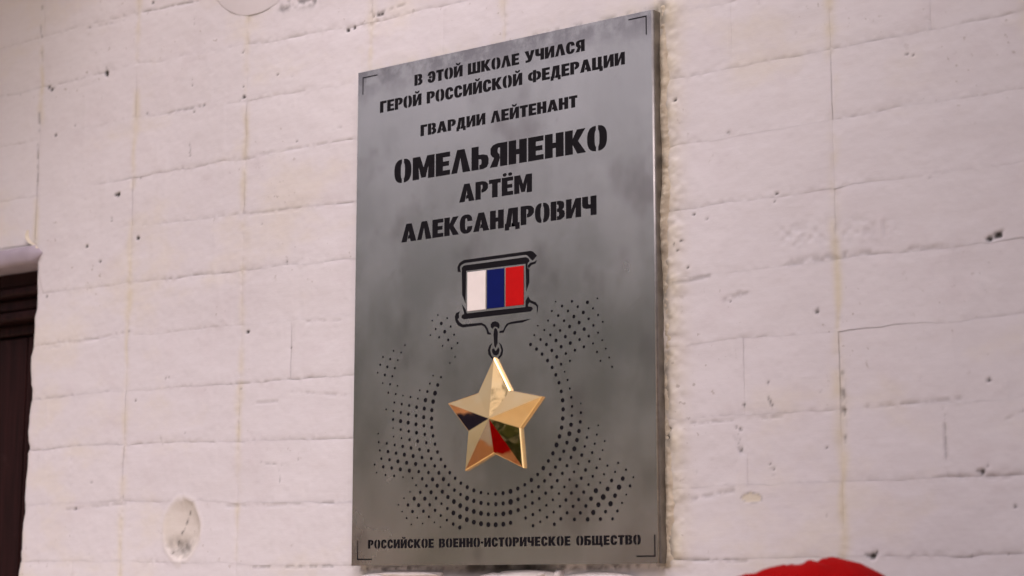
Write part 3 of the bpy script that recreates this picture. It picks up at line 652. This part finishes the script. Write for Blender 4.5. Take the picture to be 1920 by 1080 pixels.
DOTS = {
 (700,580): "1307,115,35 1496,178,40 1193,229,35 1377,285,70 1564,347,48 1263,398,45 1445,454,75 1153,523,38 1635,513,45 1333,568,48 1516,620,58 1705,683,42 1403,740,38 1586,790,45 1655,963,36 641,725,36 411,841,38 562,875,38 196,965,38 342,1007,48 496,1031,38",
 (700,670): "139,152,48 284,194,58 436,218,45 89,314,35 233,358,58 384,382,48 190,523,36 339,545,48 489,577,36 303,715,46 452,744,46 601,774,34 752,805,46 903,835,42 940,668,38 1095,693,58 1209,370,36 1370,403,46 1145,531,46 1305,561,75 1250,726,98 1057,866,88 1211,896,92 1551,115,34 426,914,48 575,947,58 726,976,58 876,1009,72 1031,1039,80",
 (700,760): "258,83,38 407,115,46 558,145,58 711,179,68 864,210,72 1020,241,80 1180,271,82 1185,98,82 400,287,58 552,320,82 706,352,82 862,384,82 1023,415,70 1184,447,72 401,461,34 555,492,58 714,525,68 874,556,80 1039,587,72 1209,618,70 98,573,36 410,633,36 569,665,46 733,695,66 899,726,70 1071,757,70 1249,786,70 109,745,48 272,771,56 432,802,56 595,833,70 763,864,72 936,893,70 1115,920,70 1300,944,72 132,914,48 296,937,70 460,968,68 628,1000,82 806,1028,80 985,1056,70",
 (700,850): "163,108,56 328,131,66 498,163,82 675,192,82 857,216,84 1045,239,70 1243,256,70 1452,264,70 1172,105,68 1369,122,68 28,228,46 200,273,68 371,297,70 548,324,82 730,349,82 919,370,70 1116,388,68 1327,396,80 1547,393,70 66,392,34 245,437,46 421,457,56 603,480,36 793,502,44 991,517,70 1200,526,84 1420,524,84 1657,505,70 866,648,44 1076,657,70 1294,656,84 1527,639,68 743,779,38 951,789,68 1168,789,82 1397,777,84 1642,745,70 621,908,34 828,917,84 1043,918,84 1271,909,70 1511,885,84 1631,978,98 505,1042,34 1380,1020,56",
 (740,910): "271,399,70 486,402,82 710,395,70 947,372,56 1068,471,68 1190,560,98 1324,636,96 1462,696,98 1604,745,98 1199,331,98 1327,413,98 1463,479,96 1603,531,96 1466,260,100 1604,317,84 151,532,34 361,530,70 583,524,70 819,507,70 933,611,58 1057,704,58 1186,785,70 1319,854,84 241,665,44 459,656,42 692,638,56 338,793,34 567,775,34 803,749,36 925,845,34",
 (820,850): "606,685,82 741,750,82 884,795,68 1030,818,50 1180,823,72 1332,805,82 1481,770,100 1630,713,84 476,603,70 361,504,70 603,908,98 739,966,82 885,1004,84 1031,1026,70 1185,1030,84 1334,1014,84 1484,984,115 1634,932,84 471,833,68",
 (860,910): "1049,547,100 1205,502,84 1051,759,84 904,577,98 904,787,100 751,590,82 750,799,100 600,586,82 601,795,100 452,566,98 453,777,100 307,744,100 1346,214,70 1351,440,70 1356,662,68 1486,128,70 1494,361,72 1502,591,70 1507,818,70 1632,268,68 1643,505,58 1652,739,54",
 (980,550): "667,167,34 998,161,56 1312,182,72 1514,104,38 797,257,56 1116,270,56 591,359,45 917,357,56 1229,387,74 1423,303,46 719,451,56 1036,470,72 1527,437,46 1336,515,56 514,551,44 838,555,56 1143,592,74 1622,577,40 638,648,56 951,672,72 1434,651,56 1245,725,74 307,657,36 438,744,44 757,754,58 1055,799,74 1527,797,46 234,846,44 560,842,56 865,876,70 1338,866,58 362,936,58 676,955,70 1153,937,58 965,1009,72 1423,1015,44 1608,949,38 159,1036,70 482,1036,68 281,1128,70 394,1231,70",
 (1020,620): "348,325,70 534,253,72 719,182,60 808,327,60 991,259,46 1252,364,40 159,400,70 625,395,60 1073,431,50 1320,545,40 442,463,60 258,532,72 72,605,72 1142,611,42 525,611,48 346,678,60 163,745,72 1378,731,42 241,896,72 418,832,38 477,998,48 304,1055,72",
 (1000,700): "520,196,72 693,134,46 565,367,74 738,306,46 594,547,86 769,487,58 604,729,86 784,669,58 962,610,34 596,914,88 781,856,58 964,796,58 764,1040,86 951,983,72 1313,1053,36",
 (1000,790): "573,127,88 730,251,96 925,197,86 1120,141,44 529,305,88 1086,326,58 1285,269,46 681,432,84 884,380,88 470,480,100 1445,400,40 1243,454,48 1041,507,58 617,605,72 830,558,100 396,648,86 1402,584,38 1192,634,60 981,685,74 763,731,72 539,770,72 306,803,74 1348,764,46 1131,811,58 909,858,56 682,896,70 447,927,72 202,947,88 1501,896,50 1717,843,50 1281,942,60 1057,985,74 1656,1024,48 826,1024,58 588,1054,70",
 (1060,850): "700,116,46 261,210,58 482,164,58 35,247,70 633,293,60 852,247,50 1070,195,50 1228,331,50 1007,376,50 409,338,72 178,376,60 783,423,48 555,465,60 323,503,72 86,532,58 1378,485,40 937,551,78 1162,511,94 706,593,48 469,632,60 228,660,74 1087,685,106 1310,660,64 857,720,94 618,756,104 373,786,74 124,805,74 1234,837,40 1007,857,94 767,885,116 520,917,92 269,936,74 13,945,74 916,1020,106 1148,1003,42 670,1042,102",
 (940,850): "1042,10,70 1411,84,70 1186,122,72 954,157,72 1557,210,58 1331,247,70 1095,282,72 850,300,88 735,427,72 992,426,72 1238,407,72 1474,377,58 609,540,88 875,558,72 1134,552,72 1380,532,58 475,637,72 753,677,72 1020,686,72 1277,681,58 1523,660,72 620,777,72 898,807,72 1166,815,58 1420,807,74 333,713,84 482,862,70 769,918,70 1044,941,58 1308,945,74 628,1013,72 914,1052,58",
 (960,910): "404,128,70 266,214,72 682,158,72 948,166,58 1204,158,74 1454,138,74 828,291,60 1093,296,72 1350,287,76 1602,268,92 552,268,72 414,362,72 697,407,60 972,424,60 1238,426,76 1496,418,76 562,505,60 844,542,60 1116,557,72 1384,558,74 1645,549,104 709,646,60 989,677,76 1264,691,76 1534,690,92 572,739,58 858,788,74 427,818,72 422,591,72 272,440,72 277,662,70",
 (1060,910): "814,532,74 1055,520,64 711,683,78 957,679,66 670,397,104 916,373,108 415,417,74 157,426,76"}
dots = []
for (ox, oy), s_ in DOTS.items():
    for tok in s_.split():
        a, b, d = map(float, tok.split(','))
        u, v = ox + a / 10.8, oy + b / 10.8
        if all((u - q[0]) ** 2 + (v - q[1]) ** 2 > 9 for q in dots): dots.append((u, v, d / 10.8))
holes_dots = []
for u, v, d in dots:
    x, z = P(u, v, YF)
    r = (P(u, v - d / 2, YF)[1] - P(u, v + d / 2, YF)[1]) / 2 * 1.06
    holes_dots.append((x, z, r))

# ---------------------------------------------------------------- the plaque
plaque = empty('memorial_plaque', (PW / 2, 0, ZT - PH)); tag(plaque, 'brushed steel memorial plaque with stencil lettering and a golden star on the white brick wall', 'plaque')
PL = -plaque.location
BR = .0030                                   # radius of the folded edges
from mathutils.geometry import delaunay_2d_cdt
cuts = [poly for g in glyphs for poly in g] + list(emblem.values()) + brackets
cuts += [[(x + r * math.cos(2 * math.pi * i / 14), z + r * math.sin(2 * math.pi * i / 14)) for i in range(14)] for x, z, r in holes_dots]
# a few plain points inside keep the triangles well shaped
v2 = [Vector((0, ZT - PH)), Vector((PW - BR, ZT - PH)), Vector((PW - BR, ZT)), Vector((0, ZT))]; f2 = [[0, 1, 2, 3]]
for poly in cuts:
    i0 = len(v2); v2 += [Vector(p_) for p_ in poly]; ids = list(range(i0, i0 + len(poly)))
    if sum(poly[i][0] * poly[(i + 1) % len(poly)][1] - poly[(i + 1) % len(poly)][0] * poly[i][1] for i in range(len(poly))) < 0: ids.reverse()
    f2.append(ids)
cv, ce, cf, ov, oe, of = delaunay_2d_cdt(v2, [], f2, 0, 1e-6)
keep = [f_ for f_, o_ in zip(cf, of) if list(o_) == [0]]
vv = [(p_.x, YF, p_.y) for p_ in cv]; ff = [tuple(f_) for f_ in keep]
for poly in cuts:                            # the cut edges, .8 mm deep
    i0 = len(vv); n_ = len(poly)
    vv += [(x_, YF, z_) for x_, z_ in poly] + [(x_, YF + .0008, z_) for x_, z_ in poly]
    ff += [(i0 + i, i0 + (i + 1) % n_, i0 + n_ + (i + 1) % n_, i0 + n_ + i) for i in range(n_)]
me = D.meshes.new('face_plate'); me.from_pydata(vv, [], ff); me.materials.append(M_STEEL)
face = mesh_obj('face_plate', me, None, plaque); face.location = PL
# folded rim: three plain returns and, on the right, a round bend running into the side
bm = bmesh.new()
prof = [(PW - BR + BR * math.sin(a_), BR - BR * math.cos(a_)) for a_ in [math.pi / 2 * i / 10 for i in range(11)]] + [(PW, PT + .004)]
rows_ = [[bm.verts.new((x_, YF + d_, z_)) for z_ in (ZT - PH, ZT)] for x_, d_ in prof]
for a_, b_ in zip(rows_, rows_[1:]): bm.faces.new((a_[0], b_[0], b_[1], a_[1]))
for z_ in (ZT - PH, ZT):
    k_ = 0 if z_ < ZT else 1
    bm.faces.new([r_[k_] for r_ in rows_] + [bm.verts.new((PW - BR, YF + PT + .004, z_))])
box(bm, .0002, .0014, YF + .0008, PT * 0 + .004, ZT - PH + .0002, ZT - .0002)
box(bm, .0015, PW - BR, YF + .0008, .004, ZT - .0014, ZT - .0002)
box(bm, .0015, PW - BR, YF + .0008, .004, ZT - PH + .0002, ZT - PH + .0014)
rim = bm_obj('folded_rim', bm, M_RIM, plaque); rim.location = PL
for p_ in rim.data.polygons: p_.use_smooth = len(p_.vertices) == 4 and p_.area < .002 and abs(p_.normal.x) + abs(p_.normal.y) > .9 and p_.center.x > PW - BR
bm = bmesh.new(); box(bm, .006, PW - .006, YF + .0011, YF + .004, ZT - PH + .006, ZT - .006)
o = bm_obj('backing_panel', bm, M_BLACK, plaque); o.location = PL
def inlay(name, polys, mt, y0=.0004, y1=.00115, parent=None):
    bm = bmesh.new()
    for poly in polys:
        vs_ = [bm.verts.new((x_, YF + y0, z_)) for x_, z_ in poly]
        try: f_ = bm.faces.new(vs_)
        except ValueError: continue
        r_ = bmesh.ops.extrude_face_region(bm, geom=[f_])
        for q in r_['geom']:
            if isinstance(q, bmesh.types.BMVert): q.co.y = YF + y1
    o = bm_obj(name, bm, mt, parent or plaque); o.location = PL
    return o
for g in glyphs: inlay('letter', g, M_BLACK)
for nm, p_ in emblem.items(): inlay(nm.rstrip('_'), [p_], M_BLACK)
for p_ in brackets: inlay('corner_mark', [p_], M_BLACK)
# every hole of the halftone pattern is a cut in the plate; its black plugs lie on the backing
bm = bmesh.new()
for x, z, r in holes_dots:
    vs_ = [bm.verts.new((x + r * .97 * math.cos(2 * math.pi * i / 12), YF + .0006, z + r * .97 * math.sin(2 * math.pi * i / 12))) for i in range(12)]
    bm.faces.new(vs_)
dd = bm_obj('dot_pattern', bm, M_BLACK, plaque); dd.location = PL; tag(dd, kind='stuff')
# flag ribbon
for nm, mt, q in (('white_stripe', M_EWHITE, ((463, 291), (628, 272), (629, 624), (465, 641))), ('blue_stripe', M_EBLUE, ((641, 270), (794, 253), (793, 604), (640, 620))), ('red_stripe', M_ERED, ((809, 248), (969, 232), (970, 582), (808, 600)))):
    pl = E3(*q); xs_ = [p_[0] for p_ in pl]; zs_ = [p_[1] for p_ in pl]
    x0, x1 = (xs_[0] + xs_[3]) / 2, (xs_[1] + xs_[2]) / 2; z1, z0 = (zs_[0] + zs_[1]) / 2, (zs_[2] + zs_[3]) / 2
    bm = bmesh.new(); box(bm, x0, x1, YF - .0009, YF - .0001, z0, z1); bevel(bm, .0004, 2)
    o = bm_obj(nm, bm, mt, plaque); o.location = PL
# gold star
tips = [P(*q, YF - .004) for q in ((926.4, 672.5), (1019.5, 744), (981.8, 876), (870.3, 880.5), (838.3, 757.5))]
sc = (sum(t_[0] for t_ in tips) / 5, sum(t_[1] for t_ in tips) / 5); SR = sum(math.hypot(t_[0] - sc[0], t_[1] - sc[1]) for t_ in tips) / 5
print('star', sc, SR, [round(math.hypot(t_[0] - sc[0], t_[1] - sc[1]), 4) for t_ in tips], 'dots', len(dots))
bm = bmesh.new()
def sring(s, y):
    out = []
    for i in range(10):
        a_ = R(90 - 36 * i); r_ = (SR if i % 2 == 0 else SR * .55) - 0
        out.append(bm.verts.new((sc[0] + r_ * s * math.cos(a_), y, sc[1] + r_ * s * math.sin(a_))))
    return out
SB = .0046; HP = .0112
r0 = sring(1.0, YF - .0002); r1 = sring(.998, YF - SB + .0008); r2 = sring(.975, YF - SB)
ap = bm.verts.new((sc[0], YF - SB - HP, sc[1]))
bk = bm.verts.new((sc[0], YF - .0002, sc[1]))
fa = []
for a_, b_ in ((r0, r1), (r1, r2)):
    for i in range(10): bm.faces.new((a_[i], a_[(i + 1) % 10], b_[(i + 1) % 10], b_[i]))
for i in range(10):
    f_ = bm.faces.new((r2[i], r2[(i + 1) % 10], ap))
    f_.material_index = 0
    bm.faces.new((r0[i], r0[(i + 1) % 10], bk))
rid = [e for e in bm.edges if ap in e.verts or (abs(e.verts[0].co.y - e.verts[1].co.y) < 1e-6 and e.verts[0].co.y < YF - SB + .0001)]
bmesh.ops.bevel(bm, geom=rid, offset=.00035, segments=2, affect='EDGES')
star = bm_obj('star', bm, M_GOLD, plaque); star.location = PL
star['label'] = 'gold five-pointed star with mirror polished facets'

# ---------------------------------------------------------------- people: one in a red beret in front of the wall, others mirrored in the star
def skin_mesh(name, verts, edges, mt, parent, root=0, sub=2):
    me = D.meshes.new(name); me.from_pydata([v[:3] for v in verts], edges, [])
    o = mesh_obj(name, me, mt, parent)
    md = o.modifiers.new('skin', 'SKIN'); md.use_smooth_shade = True
    for i, v in enumerate(verts):
        sv_ = me.skin_vertices[0].data[i]; sv_.radius = (v[3], v[4] if len(v) > 4 else v[3]); sv_.use_root = (i == root)
    s_ = o.modifiers.new('sub', 'SUBSURF'); s_.levels = sub; s_.render_levels = sub
    return o
def chain(vl, base, pts, ed):
    prev = base
    for p_ in pts:
        vl.append(p_); ed.append((prev, len(vl) - 1)); prev = len(vl) - 1
    return prev
def beret_bm(seed=0):
    """soft beret: headband at z=0, bag sagging to one side, lumpy top"""
    bm = bmesh.new(); nu = 48
    pr = [(.088, -.022), (.093, -.010), (.094, .004), (.106, .012), (.122, .026), (.128, .042), (.126, .058), (.115, .074), (.096, .087), (.070, .097), (.036, .102), (.0, .103)]
    rings = []
    for k, (r_, z_) in enumerate(pr):
        ring = []
        for i in range(nu if r_ > 0 else 1):
            a_ = 2 * math.pi * i / nu; t_ = max(0, (z_ + .0) / .09)
            n = float(fbm(np.array([math.cos(a_) * 1.6 + seed]), np.array([math.sin(a_) * 1.6 + z_ * 20]), 21, 3)[0])
            rr = r_ * (1 + (.03 * n if k > 2 else 0)); zz = z_ + (.0065 * n * min(1, t_ * 2) if k > 2 else 0) - (.010 * math.cos(a_) * t_ if k > 3 else 0)
            ring.append(bm.verts.new((rr * math.cos(a_) * (1.02 if k > 2 else 1) + .012 * t_, rr * math.sin(a_) * 1.06, zz)))
        rings.append(ring)
    for a_, b_ in zip(rings, rings[1:]):
        if len(b_) == 1:
            for i in range(nu): bm.faces.new((a_[i], a_[(i + 1) % nu], b_[0]))
        else:
            for i in range(nu): bm.faces.new((a_[i], a_[(i + 1) % nu], b_[(i + 1) % nu], b_[i]))
    return bm
def person(loc, face_deg, top, label, shirt=M_SHIRT, hat=1.0):
    """standing figure, top = height of the beret's crown; faces local -Y"""
    H = top - .045                           # body height
    s = H / 1.62
    p = empty('person', loc, R(face_deg)); tag(p, label, 'person', 'people in red berets by the wall')
    def V(x, y, z, r, r2=None): return (x * s, y * s, z * s, r * s, (r2 or r) * s)
    # skin: pelvis, torso, neck, head, arms, legs as one skinned skeleton
    vl = [V(0, 0, .88, .12, .09)]; ed = []
    ch = chain(vl, 0, [V(0, 0, 1.02, .11, .085), V(0, 0, 1.18, .13, .09), V(0, .005, 1.30, .13, .085), V(0, .005, 1.37, .055), V(0, -.005, 1.425, .048), V(0, -.012, 1.47, .062, .070), V(0, -.015, 1.53, .076, .088), V(0, -.010, 1.585, .066, .078)], ed)
    for sx_ in (-1, 1):
        a_ = chain(vl, 3, [V(sx_ * .16, 0, 1.31, .050), V(sx_ * .20, .01, 1.18, .042), V(sx_ * .225, .01, 1.05, .034), V(sx_ * .235, -.03, .92, .027), V(sx_ * .24, -.05, .82, .021, .026), V(sx_ * .24, -.06, .77, .017, .034), V(sx_ * .24, -.062, .735, .012, .034)], ed)
        palm = a_
        for k, (dy, L) in enumerate(((-.028, .062), (-.010, .072), (.009, .068), (.026, .052))):
            chain(vl, palm, [V(sx_ * .238, -.062 + dy, .715, .0085), V(sx_ * .236, -.066 + dy, .715 - L * .5, .0078), V(sx_ * .226, -.070 + dy, .715 - L, .0068)], ed)
        chain(vl, palm - 1, [V(sx_ * .232, -.098, .765, .011), V(sx_ * .226, -.112, .735, .009), V(sx_ * .220, -.116, .712, .008)], ed)
        chain(vl, 0, [V(sx_ * .095, 0, .80, .085), V(sx_ * .10, -.005, .62, .066), V(sx_ * .10, -.01, .46, .052), V(sx_ * .10, .012, .32, .050), V(sx_ * .10, .015, .10, .036), V(sx_ * .10, -.02, .045, .038), V(sx_ * .11, -.13, .03, .030)], ed)
    skin_mesh('body', vl, ed, M_SKIN, p)
    vl = [V(0, 0, .86, .150, .118)]; ed = []
    chain(vl, 0, [V(0, 0, 1.02, .138, .108), V(0, 0, 1.18, .155, .112), V(0, .005, 1.30, .150, .105), V(0, .005, 1.365, .072)], ed)
    for sx_ in (-1, 1):
        chain(vl, 3, [V(sx_ * .165, 0, 1.31, .068), V(sx_ * .205, .01, 1.18, .060), V(sx_ * .228, .01, 1.05, .050), V(sx_ * .237, -.03, .92, .040), V(sx_ * .240, -.045, .85, .034)], ed)
    skin_mesh('jacket', vl, ed, shirt, p)
    vl = [V(0, 0, .90, .135, .105)]; ed = []
    for sx_ in (-1, 1):
        chain(vl, 0, [V(sx_ * .095, 0, .80, .100), V(sx_ * .10, -.005, .62, .080), V(sx_ * .10, -.01, .46, .066), V(sx_ * .10, .012, .32, .062), V(sx_ * .10, .015, .08, .056)], ed)
    skin_mesh('trousers', vl, ed, M_TROU, p)
    for sx_ in (-1, 1):
        skin_mesh('shoe', [V(sx_ * .10, .03, .05, .046, .042), V(sx_ * .10, -.05, .042, .046, .038), V(sx_ * .105, -.16, .034, .044, .030), V(sx_ * .105, -.19, .030, .030, .022)], [(0, 1), (1, 2), (2, 3)], M_SHOE, p)
    # face
    hz = 1.515 * s
    bm = bmesh.new()
    nz = bmesh.ops.create_icosphere(bm, subdivisions=2, radius=1)['verts']
    for v in nz: v.co = Vector((v.co.x * .014, v.co.y * .020 - .104 * s, v.co.z * .022 + hz - .008))
    bm_obj('nose', bm, M_SKIN, p, True)
    for sx_ in (-1, 1):
        bm = bmesh.new(); e_ = bmesh.ops.create_icosphere(bm, subdivisions=2, radius=.011)['verts']
        for v in e_: v.co += Vector((sx_ * .031, -.090 * s, hz + .020))
        bm_obj('eye', bm, M_EWHITE, p, True)
        bm = bmesh.new(); e_ = bmesh.ops.create_icosphere(bm, subdivisions=2, radius=1)['verts']
        for v in e_: v.co = Vector((v.co.x * .009 + sx_ * .084 * s, v.co.y * .016, v.co.z * .030 + hz + .002))
        bm_obj('ear', bm, M_SKIN, p, True)
    bm = bmesh.new(); e_ = bmesh.ops.create_icosphere(bm, subdivisions=2, radius=1)['verts']
    for v in e_: v.co = Vector((v.co.x * .024, v.co.y * .006 - .091 * s, v.co.z * .006 + hz - .046))
    bm_obj('mouth', bm, M_ERED, p, True)
    bm = bmesh.new(); e_ = bmesh.ops.create_icosphere(bm, subdivisions=4, radius=1)['verts']
    for v in e_:
        c = v.co.copy(); lim = -.25 if c.y > -.2 else .55
        v.co = Vector((c.x * .090 * s, c.y * .100 * s - .004, max(c.z, lim) * .105 * s + hz + .022))
    bm_obj('hair', bm, M_HAIR, p, True)
    b_ = bm_obj('beret', beret_bm(loc[0]), M_RED, p, True); b_.location = (0, .004, top - .107); b_.rotation_euler = (R(3), R(-2), R(20))
    b_.scale = (hat, hat, 1.0)
    return p
def ray_point(u, v, dist):
    d = CM @ Vector(((u - 960) / F_PX, -(v - 540) / F_PX, -1.0)); return CAM + d * dist
bp = ray_point(1514, 1063, 1.88)
M_NAVY = m_plain('navy jacket cloth', (0.010, 0.012, 0.045), 0.85, 0, 0.1, 30, spec=.1)
person((bp.x, bp.y, 0), 155, bp.z + .004, 'out-of-focus person in a red beret at the bottom edge, in front of the white wall', hat=.82)
person((-2.0, -1.95, 0), 120, 1.70, 'person in a red beret and bright red jacket standing away from the wall', M_RED)
person((-3.0, -1.78, 0), 100, 1.66, 'person in a red beret and navy jacket behind the red jacket', M_NAVY)
person((-3.9, -1.75, 0), 95, 1.62, 'person in a red beret and beige jacket nearest the wall')
person((-.86, -2.35, 0), 150, 1.68, 'person in a pale blue shirt facing the plaque from the left', m_plain('pale blue shirt cloth', (0.55, 0.66, 0.95), 0.8, 0, 0.04, 30, spec=.1))
